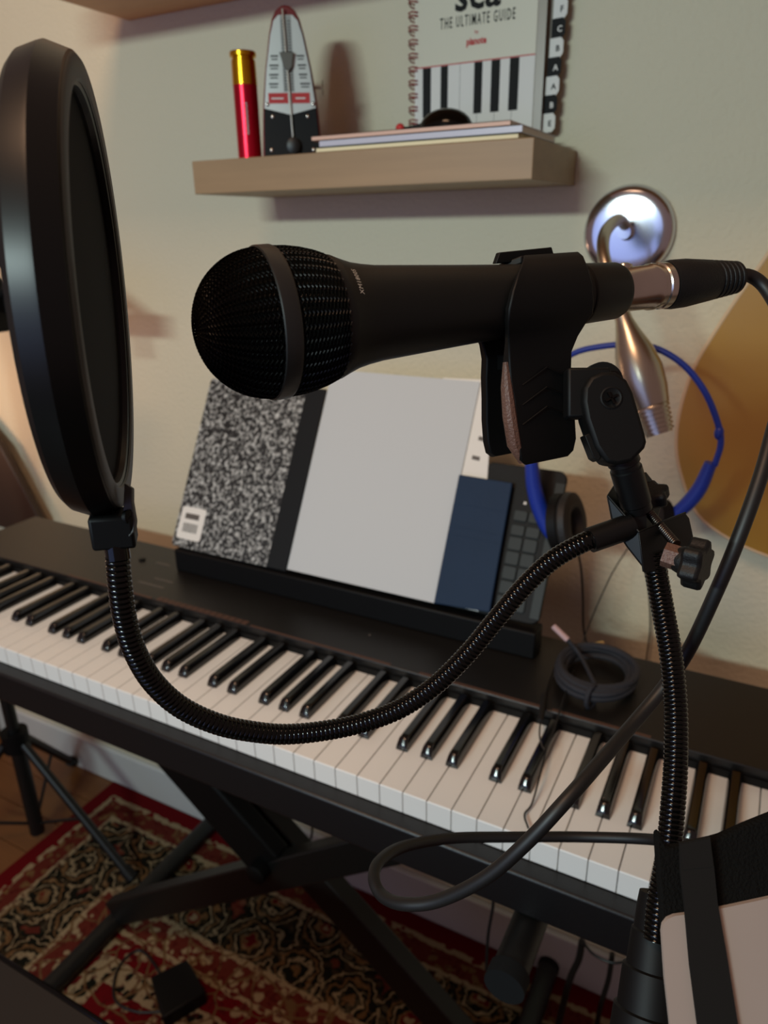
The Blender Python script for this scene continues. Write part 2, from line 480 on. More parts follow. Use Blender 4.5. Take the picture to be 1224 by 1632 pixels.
# white keys: one mesh shared by all
def white_key_mb():
    mb = MB(); w = 11.3
    mb.add([(-w, 0.3, -0.5), (w, 0.3, -0.5), (w, 0, -0.8), (-w, 0, -0.8), (-w + .4, 0.6, 0), (w - .4, 0.6, 0),
            (w - .4, 149, 0), (-w + .4, 149, 0), (-w, 149, -1), (w, 149, -1), (-w, 0.4, -23), (w, 0.4, -23), (-w, 149, -23), (w, 149, -23)],
           [(4, 5, 6, 7), (0, 1, 5, 4), (3, 2, 1, 0), (10, 11, 2, 3), (7, 8, 0, 4), (5, 1, 9, 6), (8, 12, 10, 3, 0), (1, 2, 11, 13, 9), (12, 8, 9, 13), (7, 6, 9, 8), (10, 12, 13, 11)])
    return mb
wk = None
for j in range(44, -8, -1):
    cx = -23.5 * j + 11.75
    if wk is None:
        mb = white_key_mb()
        me = bpy.data.meshes.new('white_key'); me.from_pydata([tuple(v / 1000) for v in mb.v], [], mb.f)
        me.materials.append(M['ivory']); wk = me
    o = bpy.data.objects.new('white_key', wk); col.objects.link(o); o.parent = piano
    o.location = (Vector((cx, 0, 0)) - ORG[piano.name]) / 1000
def black_key_mb():
    mb = MB(); sec = [(50, 0.3, 6.0, 0.0), (50.5, 4.4, 5.7, 0.6), (50.9, 5.6, 5.6, 0.8), (51.2, 6.05, 5.5, 0.9), (53.9, 10.0, 5.1, 1.2), (54.2, 10.4, 5.05, 1.3), (55.6, 11.6, 4.9, 1.5), (58, 12.2, 4.8, 1.6), (62, 12.3, 4.8, 1.6), (146, 12.4, 4.8, 1.6)]
    rings = []
    for (y, top, wt, ch) in sec:
        wb = 6.1
        yb = y if y > 60 else 50 + (y - 50) * 0.25
        bw_ = 0.35 if y < 60 else 0
        rings.append([(-wb, yb, -3), (-wb, yb, 0.2), (-wt, y, max(top - ch, 0.25)), (-wt + ch, y - bw_ * .6, top), (0, y - bw_, top + .15), (wt - ch, y - bw_ * .6, top), (wt, y, max(top - ch, 0.25)), (wb, yb, 0.2), (wb, yb, -3)])
    vs = [p for r in rings for p in r]; n = 9
    fs = [tuple(range(n))[::-1], tuple(range((len(rings) - 1) * n, len(rings) * n))]
    for i in range(len(rings) - 1):
        for k in range(n - 1):
            fs.append((i * n + k, i * n + k + 1, (i + 1) * n + k + 1, (i + 1) * n + k))
    return mb.add(vs, fs)
bk = None
OFF = {3: -2.5, 2: 0, 1: 2.5, 6: -2, 5: 2}
for j in range(43, -7, -1):
    if j % 7 in (0, 4): continue
    if bk is None:
        tmp = put('black_key', black_key_mb(), 'blackkey', piano, angle=50); fix_normals(tmp); bk = tmp.data
        bpy.data.objects.remove(tmp)
        bk.shade_smooth(); bk.set_sharp_from_angle(angle=math.radians(42))
        bk.transform(Matrix.Translation(ORG[piano.name] / 1000))
    o = bpy.data.objects.new('black_key', bk); col.objects.link(o); o.parent = piano
    o.location = (Vector((-23.5 * j + OFF[j % 7], 0, 0)) - ORG[piano.name]) / 1000
# music rest
put('music_rest_ledge', MB().box((-690, 234, 17), (-164, 262, 50)), 'black', piano, bevel=2)
TL = 0.503
G = Vector((0, math.sin(TL), math.cos(TL))); NN = Vector((0, -math.cos(TL), math.sin(TL))); E1 = Vector((1, 0, 0))
RO = Vector((0, 233.6, 45.0))
def rest(u, v, off=0.0):
    return RO + E1 * u + G * v + NN * off
rp = MB().prism([rest(-600, -12, -18), rest(-205, -12, -18), rest(-205, 150, -18), rest(-230, 165, -18), (rest(-575, 165, -18)), rest(-600, 150, -18)], NN * 4)
put('music_rest_back', rp, 'black', piano)

# ================================================================== THINGS ON THE MUSIC REST
def slab(name, u0, u1, v0, v1, off, th, material, label, cat, rot=0.0, bevel=0.4, parent=None, rad=0, **kw):
    pts = []
    if rad:
        for cx, cy, a0 in ((u0 + rad, v0 + rad, 180), (u1 - rad, v0 + rad, 270), (u1 - rad, v1 - rad, 0), (u0 + rad, v1 - rad, 90)):
            for k in range(6):
                a = math.radians(a0 + 18 * k); pts.append((cx + rad * math.cos(a), cy + rad * math.sin(a)))
    else:
        pts = [(u0, v0), (u1, v0), (u1, v1), (u0, v1)]
    mb = MB().prism([rest(a, b, off) for a, b in pts], NN * th)
    o = put(name, mb, material, parent, bevel=bevel if parent is None or bevel else 0, **kw)
    fix_normals(o)
    if label: tag(o, label, cat)
    return o
nb = empty('composition_notebook', rest(-598, 10, -6), 'black and white marbled composition notebook with barcode label on the music rest', 'notebook')
slab('cover', -697, -512, 10, 257, -0.2, 1.2, 'marble', None, None, parent=nb, bevel=0.3, rad=6)
slab('page_block', -695, -503, 11, 256, -8, 7.6, 'paper2', None, None, parent=nb, bevel=0.3)
slab('spine_tape', -531, -500, 10, 257, -0.6, 2.1, 'spine', None, None, parent=nb, bevel=0.6)
lb = slab('barcode_label', -692, -649, 22, 68, 1.0, 0.2, 'white', None, None, parent=nb, bevel=0, rad=4)
bars = MB()
for k in range(15):
    a, b = -684 + k * 1.75, 1.0 if k % 3 else 0.6
    bars.prism([rest(a, 32, 1.2), rest(a + b, 32, 1.2), rest(a + b, 45, 1.2), rest(a, 45, 1.2)], NN * 0.1)
put('barcode', bars, 'darkprint', lb)
put('label_text', MB().prism([rest(-684, 51, 1.2), rest(-659, 51, 1.2), rest(-659, 59, 1.2), rest(-684, 59, 1.2)], NN * 0.1), 'print', lb)

pap = slab('sheet_of_paper', -499.5, -289.5, 13, 285, -3, 2.4, 'paper', 'large blank white sheet of paper leaning beside the marbled notebook', 'paper', bevel=0)
ps2 = empty('printed_sheet', rest(-300, 20, -5), 'white printed sheet standing behind the blank paper', 'paper')
def sheet_pts(off):
    return [rest(-330, 15, off), rest(-235, 15, off), rest(-257, 170, off), rest(-274, 289, off), rest(-340, 287, off)]
put('page', MB().prism(sheet_pts(-3.6), NN * 0.5), 'white', ps2)
for k, (v, u) in enumerate(((236, -276), (214, -278), (190, -281), (252, -274))):
    put('text_line', MB().prism([rest(u, v, -3.1), rest(u + (10 if k < 3 else 6), v - 1, -3.1), rest(u + (10 if k < 3 else 6), v + 4, -3.1), rest(u, v + 5, -3.1)], NN * 0.1), 'print', ps2)
fo = empty('navy_folder', rest(-252, 15, 2), 'dark navy leather folder standing between white paper and computer keyboard', 'folder')
put('cover', MB().prism([rest(-287, 13, 1), rest(-219, 17, 1), rest(-223, 167, 1), rest(-289, 168, 1)], NN * 6), 'navy', fo, bevel=1)
for v in (132, 105, 95):
    put('fold_seam', MB().prism([rest(-285, v + 1, 7), rest(-223, v, 7), rest(-223, v + 1.0, 7), rest(-285, v + 2.0, 7)], NN * 0.4), 'navy', fo)
kb = empty('computer_keyboard', rest(-200, 15, -4), 'grey computer keyboard stood on end behind the navy folder', 'keyboard')
slab('keyboard_case', -262, -165, 14, 190, -11, 7, 'kbd', None, None, parent=kb, bevel=1.0, rad=10)
slab('edge_frame', -176, -165, 20, 176, -4, 1.5, 'kbdkey', None, None, parent=kb, bevel=0.4)
for row in range(7):
    v0 = 24 + row * 17.0
    for u0, u1 in ((-216, -200.5), (-198.5, -183)):
        slab('keycap', u0, u1, v0, v0 + (15 if row < 5 else 12), -4.2, 2.8, 'kbdkey', None, None, parent=kb, bevel=0.4, rad=2.4)
slab('indicator_lamp', -208, -205, 146, 149, -4.0, 0.3, 'white', None, None, parent=kb, bevel=0)
slab('indicator_lamp', -192, -189, 146, 149, -4.0, 0.3, 'white', None, None, parent=kb, bevel=0)

# ================================================================== THINGS ON THE LOWER SHELF
SZ = 549.0
# red tube with brass base (upside-down cartridge shape)
rt_ = empty('red_cartridge_tube', (-588, 322, SZ), 'red metal tube with brass rimmed cap standing left on lower shelf', 'tube')
TX, TY = -575, 326
put('tube_body', MB().lathe((TX, TY, SZ), (0, 0, 1), [(0, 0), (0, 13), (1, 14), (78, 14), (78, 0)], 32), 'red', rt_)
put('brass_cap', MB().lathe((TX, TY, SZ), (0, 0, 1), [(78, 13.4), (78, 14.3), (103, 13.9), (104, 12.8), (106, 12.8), (107, 15.2), (111, 15.2), (112, 14.4), (112, 0)], 32), 'brass', rt_)
# lettering too blurred in the photograph to read: a worn silver line of small strokes
st = MB()
for k in range(13):
    a = 0.30 + 0.03 * (k % 2)
    for aa, bb in ((a, a + 0.14),):
        z0 = SZ + 26 + k * 2.6
        pts = [Vector((TX + 14.1 * math.sin(t), TY - 14.1 * math.cos(t), z)) for t, z in ((aa + .25, z0), (bb + .25, z0), (bb + .25, z0 + 1.6), (aa + .25, z0 + 1.6))]
        st.prism(pts, Vector((math.sin(a), -math.cos(a), 0)) * 0.15)
put('worn_lettering', st, 'silver', rt_)

# metronome
mt = empty('metronome', (-525, 345, SZ), 'small wind-up metronome with silver scale plate and red black case', 'metronome')
MX, MY = -525, 328.0
def met_outline(inset=0.0, z0=0.0):
    L_ = [(-39, 0), (-37.5, 20), (-34.5, 55), (-29, 92), (-21.5, 128), (-17, 143), (-12, 151), (-5, 155.5), (0, 156.5)]
    pts = [(x + inset * (1 if x < 0 else 0), z) for x, z in L_]
    pts[-1] = (0, 156.5 - inset)
    pts = [(x, min(z, 156.5 - inset * 1.1)) for x, z in pts]
    out = [(x, z) for x, z in pts if z >= z0]
    out = [(-39 + inset, z0)] + out if z0 > 0 else out
    return out + [(-x, z) for x, z in reversed(out) if x != 0]
def sh(p, lean=0.0):
    return Vector((MX + p[0] + lean * p[1], MY, SZ + p[1]))
put('case', MB().prism([Vector((MX + x, MY + 2, SZ + z)) for x, z in [(x * 1.05, z * 1.01) for x, z in met_outline()]], (0, 36, 0)), 'redcase', mt, bevel=1.5)
put('lower_front', MB().prism([Vector((MX + x, MY - 1, SZ + z)) for x, z in [(-38, 1), (38, 1), (36.4, 30), (34.6, 53), (0, 46), (-34.6, 53), (-36.4, 30)]], (0, 3.5, 0)), 'black', mt, bevel=0.6)
pl = [(-34.2, 53), (0, 46), (34.2, 53), (28.6, 92), (20.6, 128), (15.5, 142), (9, 147.5), (-9, 147.5), (-15.5, 142), (-20.6, 128), (-28.6, 92)]
put('scale_plate', MB().prism([Vector((MX + x, MY - 0.6, SZ + z)) for x, z in pl], (0, 3, 0)), 'silver', mt)
put('scale_window', MB().box((MX - 7, MY - 0.9, SZ + 70), (MX + 7, MY - 0.55, SZ + 147)), mat('scale_grey', (150, 150, 144), 0.5), mt)
tick = MB()
for k in range(24):
    z = SZ + 72 + k * 3.0
    tick.box((MX - 6, MY - 1.05, z), (MX - 2.4, MY - 0.85, z + 0.9)).box((MX + 2.4, MY - 1.05, z), (MX + 6, MY - 0.85, z + 0.9))
tag(put('scale_ticks', tick, 'darkprint', mt), kind='stuff')
tw = MB()
for k, (x0, x1) in enumerate(((-22, -12), (12, 22), (-24, -12), (13, 24), (-25, -13), (14, 25), (-26, -14), (15, 28))):
    z = SZ + 106 - (k // 2) * 9.5
    tw.box((MX + x0, MY - 0.85, z), (MX + x1, MY - 0.6, z + 1.6)).box((MX + x0 + 1, MY - 0.85, z - 3), (MX + x1 - 1, MY - 0.6, z - 1.8))
tag(put('tempo_names', tw, 'darkprint', mt), kind='stuff')
put('maker_band', MB().box((MX - 28, MY - 0.95, SZ + 58), (MX - 2, MY - 0.6, SZ + 69)).box((MX + 3, MY - 0.95, SZ + 58), (MX + 27, MY - 0.6, SZ + 69)), 'redprint', mt)
put('band_lettering', MB().box((MX - 24, MY - 1.1, SZ + 62.5), (MX - 8, MY - 0.95, SZ + 64)).box((MX + 8, MY - 1.1, SZ + 62.5), (MX + 21, MY - 0.95, SZ + 64)), 'white', mt)
pr = put('pendulum_rod', MB().tube([Vector((MX + 2, MY - 4, SZ + 12)), Vector((MX - 3, MY - 4, SZ + 153))], 1.1, 8), 'steel', mt)
put('sliding_weight', MB().prism([Vector((MX + x, MY - 6, SZ + z)) for x, z in ((-10, 110), (9, 110), (6, 95), (1, 90), (-5, 95))], (0, 4, 0)), 'weight', pr, bevel=0.8)
put('rod_foot', MB().lathe((MX + 2, MY - 5, SZ + 12), (0, -1, 0), [(0, 0), (0, 9), (1.5, 9.5), (2.5, 8), (2.5, 0)], 20), 'stand', pr)
for x, z in ((-30, 57), (31, 57), (-24, 44), (23, 44), (-28, 8), (29, 8)):
    put('screw', MB().lathe((MX + x, MY - 1, SZ + z), (0, -1, 0), [(0, 2.2), (1, 2.2), (1.6, 1.2), (1.6, 0)], 12), 'steel', mt)
wkx = put('winding_key', MB().tube([Vector((MX + 30, MY + 20, SZ + 77)), Vector((MX + 42, MY + 20, SZ + 77))], 1.5, 8).ball((MX + 44, MY + 20, SZ + 81), (1.2, 3, 4.5)).ball((MX + 44, MY + 20, SZ + 73), (1.2, 3, 4.5)), 'nickel2', mt)

mt.rotation_euler = (0, 0, math.radians(30)); mt.scale = (0.86, 0.9, 0.965)

# stack of three thin booklets
def booklet(x0, x1, y0, y1, z0, z1, m_, label):
    e = empty('booklet', ((x0 + x1) / 2, (y0 + y1) / 2, z0), label, 'book', 'thin booklets on the lower shelf')
    put('pages', MB().box((x0 + 1, y0 + 0.8, z0 + 0.6), (x1 - 1, y1 - 0.8, z1 - 0.6)), 'paper2' if m_ != 'cream' else 'cream', e)
    put('cover', MB().box((x0, y0, z0), (x1, y1, z0 + 0.7)).box((x0, y0, z1 - 0.7), (x1, y1, z1)).box((x0, y0, z0), (x1, y0 + 0.8, z1)), m_, e)
booklet(-466, -233, 303, 418, SZ, SZ + 5, 'cream', 'cream thin booklet at the bottom of the shelf stack')
booklet(-461, -229, 302, 418, SZ + 5, SZ + 12, 'bluegrey', 'silvery blue booklet in the middle of the shelf stack')
booklet(-472, -242, 304, 416, SZ + 12, SZ + 17, 'pink', 'pink thin booklet on top of the shelf stack')

# unidentified rounded black object with cord on the stack
ro = empty('rounded_case', (-322, 340, SZ + 17), 'small rounded black case with red tipped cord on booklets', 'case')
put('case_shell', MB().ball((-327, 342, SZ + 18), (30, 20, 20), 24, 12), 'gloss', ro)
put('cord', MB().tube(spline([(-345, 342, SZ + 26), (-360, 340, SZ + 22), (-374, 338, SZ + 20.5)], 10), 2.4, 8), 'black', ro)
put('cord_tip', MB().ball((-378, 336, SZ + 22), (5, 4, 4.5)), 'redprint', ro)

# spiral-bound guide book against the wall
GY = 436.0
gb = empty('guide_book', (-330, GY, SZ), 'spiral bound piano guide book with red wire and letter tabs on shelf', 'book')
BL_, BR_ = on(664, 112, 1, GY).x, on(851, 88, 1, GY).x
GX0, GX1 = -408.0, -262.0
put('cover', MB().box((GX0, GY, SZ), (GX1, GY + 1.2, SZ + 205)), 'cover', gb)
put('pages', MB().box((GX0 + 2, GY + 1.2, SZ + 1), (GX1 - 2, GY + 14, SZ + 203)), 'paper2', gb)
put('back_cover', MB().box((GX0, GY + 14, SZ), (GX1 + 17, GY + 15.5, SZ + 205)), 'clear', gb)
put('film_edge', MB().box((GX1, GY + 1, SZ), (GX1 + 10, GY + 1.4, SZ + 205)), 'clear', gb)
KT = 644.0
put('printed_keyboard', MB().box((GX0, GY - 0.25, SZ), (GX1, GY, KT)), 'white', gb)
put('printed_rule', MB().box((GX0, GY - 0.4, KT), (GX1, GY, KT + 1.2)), 'redprint', gb)
def gx(px, py=130): return on(px, py, 1, GY).x
for (a, b) in ((674, 687), (702.5, 714), (755.5, 768.5), (782.5, 796.5), (811.5, 826.5)):
    put('printed_black_key', MB().box((gx(a), GY - 0.5, KT - 52), (gx(b), GY - 0.25, KT - 0.2)), 'darkprint', gb)
ln = MB()
for px in (694, 733, 761, 789, 817):
    ln.box((gx(px) - 0.2, GY - 0.35, SZ + 1), (gx(px) + 0.2, GY - 0.25, KT - (0 if px in (733,) else 52)))
put('printed_key_lines', ln, 'print', gb)
mid = gx(760, 40)
put('title_text', text_mesh('sca', 46, lambda x, y: Vector((mid + x * 0.95, GY - 0.5, KT + 52 + y)), bold=0.9), 'darkprint', gb)
put('subtitle_text', text_mesh('THE ULTIMATE GUIDE', 15.5, lambda x, y: Vector((mid + x * 0.45, GY - 0.5, KT + 36.5 + y)), spacing=1.34, bold=0.1), 'darkprint', gb)
put('by_text', text_mesh('by', 5, lambda x, y: Vector((mid + x, GY - 0.5, KT + 28 + y))), 'redprint', gb)
put('publisher_text', text_mesh('pianote', 10, lambda x, y: Vector((mid + x * 0.8, GY - 0.5, KT + 17.5 + y)), bold=0.35), 'redprint', gb)
for k in range(14):
    z = SZ + 10 + k * 13.8
    t_ = MB()
    for dz in (0, 3.6):
        t_.tube([Vector((GX0 + 4, GY - 1, z + dz)), Vector((GX0 - 2, GY - 4, z + dz + 0.8)), Vector((GX0 - 8, GY, z + dz + 0.5)), Vector((GX0 - 9, GY + 8, z + dz - 2)), Vector((GX0 - 3, GY + 15.5, z + dz - 3.5))], 0.9, 6)
    put('wire_loop', t_, 'spiral', gb)
TABS = [('E', 1), ('B', 0), ('A', 1), ('A', 0), ('B', 1), ('C', 0), ('F', 1), ('G', 0)]
for k, (ch, wh) in enumerate(TABS):
    z = SZ + 20 + k * 18.2; x0 = GX1 + 9 + k * 0.9; x1 = x0 + 15
    tb = put('index_tab', MB().prism([(x0, GY + 8 + k * 0.4, z - 2), (x1 - 3, GY + 8 + k * .4, z - 1), (x1, GY + 8 + k * .4, z + 3), (x1, GY + 8 + k * .4, z + 14.5), (x1 - 3, GY + 8 + k * .4, z + 18), (x0, GY + 8 + k * .4, z + 17.5)], (0, 0.6, 0)), 'white' if wh else 'darkprint', gb)
    put('tab_letter', text_mesh(ch, 8, lambda x, y: Vector((x0 + 9 + x, GY + 7.7 + k * 0.4, z + 5 + y)), bold=0.2), 'darkprint' if wh else 'white', tb)

# ================================================================== WALL FIXTURE, HEADPHONES, AMBER PANEL
wl = empty('wall_lamp', on(1003, 367, 1, WALL), 'shiny metal wall fixture with round dome base and tapered hanging head', 'wall lamp')
C0 = on(1003, 370, 1, WALL)
put('dome_base', MB().lathe(C0, (0, -1, 0), [(0, 50), (5, 50.5), (9, 49.6), (12, 47), (13.6, 44), (14.6, 38), (15.3, 28), (15.8, 16), (16, 9), (24, 8), (30, 7), (30, 0)], 56), 'chrome', wl)
neck = spline([C0 + Vector((0, -30, 8)), at(985, 350, 780), at(966, 368, 725), at(961, 398, 700), at(970, 440, 690), at(988, 495, 690)], 40)
put('gooseneck', MB().tube(neck, 6, 16), 'nickel2', wl)
H0, H1 = at(988, 490, 690), at(1051, 692, 690)
ax_ = (H1 - H0); hl = ax_.length
put('tapered_head', MB().lathe(H0, ax_, [(0, 0), (0, 7), (hl * .10, 8), (hl * .2, 11.5), (hl * .34, 17.5), (hl * .5, 21), (hl * .65, 20), (hl * .78, 17), (hl * .78, 0)], 40), 'nickel2', wl)
pr_ = [(hl * .78, 0), (hl * .78, 16)]
for k in range(6):
    a = hl * (.79 + k * .034)
    pr_ += [(a, 16.6 - k * .5), (a + hl * .02, 16.6 - k * .5), (a + hl * .022, 14.6 - k * .5), (a + hl * .032, 14.6 - k * .5)]
pr_ += [(hl, 12), (hl, 0)]
put('ribbed_end', MB().lathe(H0, ax_, pr_, 40), 'nickel2', wl)

hp = empty('headphones', on(1000, 560, 1, 400), 'blue headphones with black round ear cushions hanging on the wall', 'headphones')
HY = 288.0
band = spline([on(x, y, 1, HY) for x, y in ((850, 735), (848, 690), (858, 630), (880, 590), (915, 563), (960, 552), (1010, 549), (1050, 557), (1090, 582), (1122, 622), (1142, 668), (1149, 705), (1139, 742))], 60)
put('headband', MB().tube(band, 3.1, 10), 'blue', hp)
put('headband_clip', MB().ball(on(1146, 690, 1, HY), (4.5, 4.5, 7)), 'blue', hp)
def yoke(pts, w):
    P = spline([on(x, y, 1, HY) for x, y in pts], 16)
    return MB().tube(P, [w * (0.8 + 0.2 * math.sin(PI * i / (len(P) - 1))) for i in range(len(P))], 12)
put('yoke', yoke(((847, 735), (851, 775), (862, 815), (880, 850), (915, 876)), 9), 'blue', hp)
put('yoke', yoke(((1133, 738), (1115, 778), (1092, 806), (1062, 830)), 7.5), 'blue', hp)
def cup(c, nrm, r):
    c = Vector(c)
    e = put('ear_cup', MB().lathe(c, nrm, [(-12, 0), (-12, r * .7), (-8, r), (2, r), (2, 0)], 32), 'black', hp)
    put('ear_cushion', MB().lathe(c, nrm, [(2, r * .45), (2, r * .95), (6, r * 1.04), (12, r), (15, r * .8), (14, r * .55), (8, r * .42), (4, r * .4), (4, 0)], 32), 'cushion', e)
cup(on(900, 835, 1, HY), RT * 0.80 - fwd * 0.58 + UP * 0.05, 34)
cup(on(1050, 822, 1, HY), -RT * 0.95 - fwd * 0.1, 17)

am = empty('amber_panel', on(1224, 640, 1, 455), 'amber rounded teardrop wooden panel with pale edge hung on the wall', 'wall panel')
AY = 442.0
ctl = [(-2, 438), (-39, 363), (-61, 306), (-68, 239), (-56, 186), (-25, 134), (50, 102), (130, 104), (195, 150), (218, 235), (195, 320), (150, 410), (110, 500), (70, 560), (40, 530)]
cl = spline([Vector((x, AY, z)) for x, z in ctl + ctl[:1]], 90)[:-1]
put('panel', MB().prism(cl, (0, 20, 0)), 'amber', am, bevel=1.5)
put('edge_binding', MB().tube([p + Vector((0, 1.2, 0)) for p in cl] + [cl[0] + Vector((0, 1.2, 0))], 2.2, 8), 'binding', am)

# brown rounded board standing at the far left
bw = empty('brown_board', (-1340, 420, FLOOR), 'dark brown wooden board leaning at the far left behind the piano', 'board')
P_ = [on(-60, 640, 1, 425), on(0, 712, 1, 425), on(62, 828, 1, 425)]
put('board_face', MB().prism([Vector((P_[2].x, 425, P_[2].z - 40)), Vector((P_[2].x, 425, P_[2].z)), P_[1], P_[0], Vector((-1900, 425, P_[0].z)), Vector((-1900, 425, P_[2].z - 40))], (0, 14, 0)), 'brown', bw, bevel=2)
put('board_leg', MB().box((-1880, 430, FLOOR), (-1840, 440, P_[2].z - 20)), 'brown', bw)
put('board_leg', MB().box((-1640, 430, FLOOR), (-1600, 440, P_[2].z - 20)), 'brown', bw)

# ================================================================== SMALL THINGS ON THE PIANO TOP
cc = empty('coiled_cable', (-92, 216, 17), 'grey blue braided cable coiled on the piano top', 'cable')
co = MB()
path = []
for k in range(7 * 28):
    t = 2 * PI * k / 28; q = k / 28
    r1 = 36 + 4 * math.sin(q * 2.3) ; r2 = 46 + 5 * math.sin(q * 1.7 + 1)
    path.append(Vector((-93 + r1 * math.cos(t), 222 + r2 * math.sin(t) * 0.95, 21 + 7 * abs(math.sin(q * 1.3)) + q * 1.6)))
put('cable_loops', co.tube(path, 3.6, 8), 'coil', cc)
put('tie_wrap', MB().tube([Vector((-92 + 10 * math.cos(t) * 0.3 + 4, 177 + 9 * math.cos(t), 29 + 12 * math.sin(t))) for t in [2 * PI * k / 16 for k in range(17)]], 2.6, 8), 'coil', cc)
e0 = on(948, 1090, 2, 40); e1 = on(925, 1045, 1, 235); e2 = on(905, 1020, 1, 240); e3 = on(882, 998, 1, 245)
put('cable_end', MB().tube(spline([e0, e1, e2], 12), 2.2, 8), 'coil', cc)
put('plug_sleeve', MB().tube([e2, e3], 3.4, 10), 'plugtip', cc)
put('gold_plug', MB().tube([on(938, 1030, 2, 28), on(962, 1026, 2, 30)], 3.6, 10), 'gold', cc)

def wire(name, pts, r, m_, label, cat='cable', parent=None, n=40):
    mb = MB().tube(spline(pts, n), r, 8)
    o = put(name, mb, m_, parent)
    if label: tag(o, label, cat)
    return o
w1 = empty('headphone_cord', on(900, 1100, 2, 20), 'thin dark headphone cord hanging in front of wall and piano keys', 'cord')
put('cord', MB().tube(spline([on(1002, 872, 1, 420), on(975, 915, 1, 400), on(943, 985, 1, 360), on(925, 1035, 1, 310), on(908, 1085, 2, 26), on(893, 1130, 2, 24), on(880, 1172, 2, 16), on(872, 1190, 2, 14), on(862, 1230, 2, 14), on(848, 1280, 2, 4), on(836, 1298, 2, 3), on(842, 1320, 2, 3)], 90), 0.9, 6), 'cable', w1)
put('inline_remote', MB().tube([on(868, 1108, 2, 22), on(861, 1150, 2, 22)], 3.0, 10), 'cable', w1)
put('cord_branch', MB().tube(spline([on(892, 1045, 2, 24), on(876, 1085, 2, 22), on(866, 1120, 2, 22), on(860, 1165, 2, 21), on(863, 1186, 2, 16), on(868, 1195, 2, 14)], 40), 0.9, 6), 'cable', w1)
wire('hanging_cord', [on(918, 868, 1, 425), on(926, 905, 1, 430), on(929, 950, 1, 440), on(930, 1000, 1, 440), on(937, 1035, 1, 430)], 1.5, 'cable', 'dark cord hanging straight down the wall below the left ear cup', 'cord')
wire('hanging_cord', [on(1022, 880, 1, 455), on(1033, 940, 1, 455), on(1036, 1000, 1, 455), on(1030, 1052, 1, 455)], 1.0, 'cable', 'thin cord on the wall just left of the upright gooseneck', 'cord')

# ================================================================== KEYBOARD STAND (crossed legs)
ks = empty('keyboard_stand', (-527, 200, FLOOR), 'black folding x-shaped keyboard stand standing on the rug', 'keyboard stand')
# legs
put('leg', MB().beam((-895, 180, -697), (-88, 180, -100), 26, 50, (0, 0, 1)), 'stand', ks, bevel=3)
lg = put('leg', MB().beam((-880, 222, -105), (-160, 222, -697), 30, 56, (0, 0, 1)), 'stand', ks, bevel=3)
put('leg_sleeve', MB().beam((-880, 182, -105), (-520, 182, -401), 30, 74, (0, 0, 1)), 'black', ks, bevel=5)
put('pivot_bolt', MB().lathe((-527, 235, -400), (0, -1, 0), [(0, 0), (0, 16), (86, 16), (88, 12), (88, 0)], 24), 'black', ks)
for x in (-895, -160):
    fb = put('foot_bar', MB().tube([Vector((x, 20, -716)), Vector((x, 448, -716))], 17, 16), 'stand', ks)
    for y in (12, 444):
        put('end_cap', MB().tube([Vector((x, y, -716)), Vector((x, y + 14, -715.5))], 18, 16), 'cap', fb)
for x in (-880, -88):
    tb_ = put('support_bar', MB().tube([Vector((x, -62, -82)), Vector((x, 285, -82))], 14.5, 16), 'stand', ks)
    for y in (-72,):
        put('end_cap', MB().tube([Vector((x, y, -82)), Vector((x, y + 14, -82))], 16.5, 20), 'cap', tb_)
# worn slanted lettering bars on the leg
u_ = Vector((720, 0, -592)).normalized(); v_ = Vector((592, 0, 720)).normalized()
stp = MB()
for k in range(5):
    c = Vector((-880, 214, -105)) + u_ * (880 + k * -14) + Vector((0, -14, 0))
    stp.prism([c - v_ * 9 - u_ * 6, c - v_ * 9 - u_ * 0, c + v_ * 9 + u_ * 6, c + v_ * 9], (0, -0.6, 0))
put('lettering', stp, 'stripe', lg)

# ================================================================== LIGHT STAND AT THE LEFT (tripod)
tp = empty('tripod_stand', (-1205, 250, FLOOR + 6), 'black tripod stand with thin spread legs at the left by the rug', 'tripod')
TC = Vector((-1212, 255, 0))
put('column', MB().tube([Vector((TC.x, TC.y, -718)), Vector((TC.x, TC.y, -480))], 15, 16).tube([Vector((TC.x, TC.y, -480)), Vector((TC.x, TC.y, 480))], 12, 16), 'stand', tp)
put('collar', MB().tube([Vector((TC.x, TC.y, -500)), Vector((TC.x, TC.y, -458))], 26, 20), 'black', tp)
for k, (fx, fy) in enumerate(((-945, 262), (-1330, 448), (-1345, 40))):
    h = Vector((fx - TC.x, fy - TC.y, 0)).normalized()
    top = Vector((TC.x, TC.y, -485)) + h * 22; foot = Vector((fx, fy, -726))
    g = put('leg', MB().tube([top, foot], 9, 12), 'stand', tp)
    put('rubber_foot', MB().tube([foot + (top - foot).normalized() * 26, foot + Vector((0, 0, 2))], 12, 12), 'rubber', g)
    put('brace', MB().tube([Vector((TC.x, TC.y, -690)) + h * 12, top + (foot - top) * 0.55], 3.5, 8), 'stand', tp)
A1 = Vector((-1212, 255, 405))
K0 = on(6, 492, 1, 250)
put('head_block', MB().box((K0.x - 60, 225, K0.z - 32), (K0.x + 4, 275, K0.z + 34)), 'black', tp, bevel=4)
put('head_knob', MB().ball((K0.x - 20, 250, K0.z + 34), (22, 18, 14)), 'black', tp)
put('boom_arm', MB().tube([A1, Vector((K0.x - 50, 250, K0.z)), Vector((-930, 250, 410))], 8, 10), 'stand', tp)
put('clamp_arm', MB().beam((-985, 252, 452), (-850, 252, 372), 16, 18), 'black', tp)
put('clamp_arm', MB().beam((-985, 256, 378), (-838, 256, 378), 16, 30), 'black', tp)
put('clamp_screw', MB().tube([Vector((-895, 254, 380)), Vector((-892, 254, 330))], 9, 10), 'black', tp)

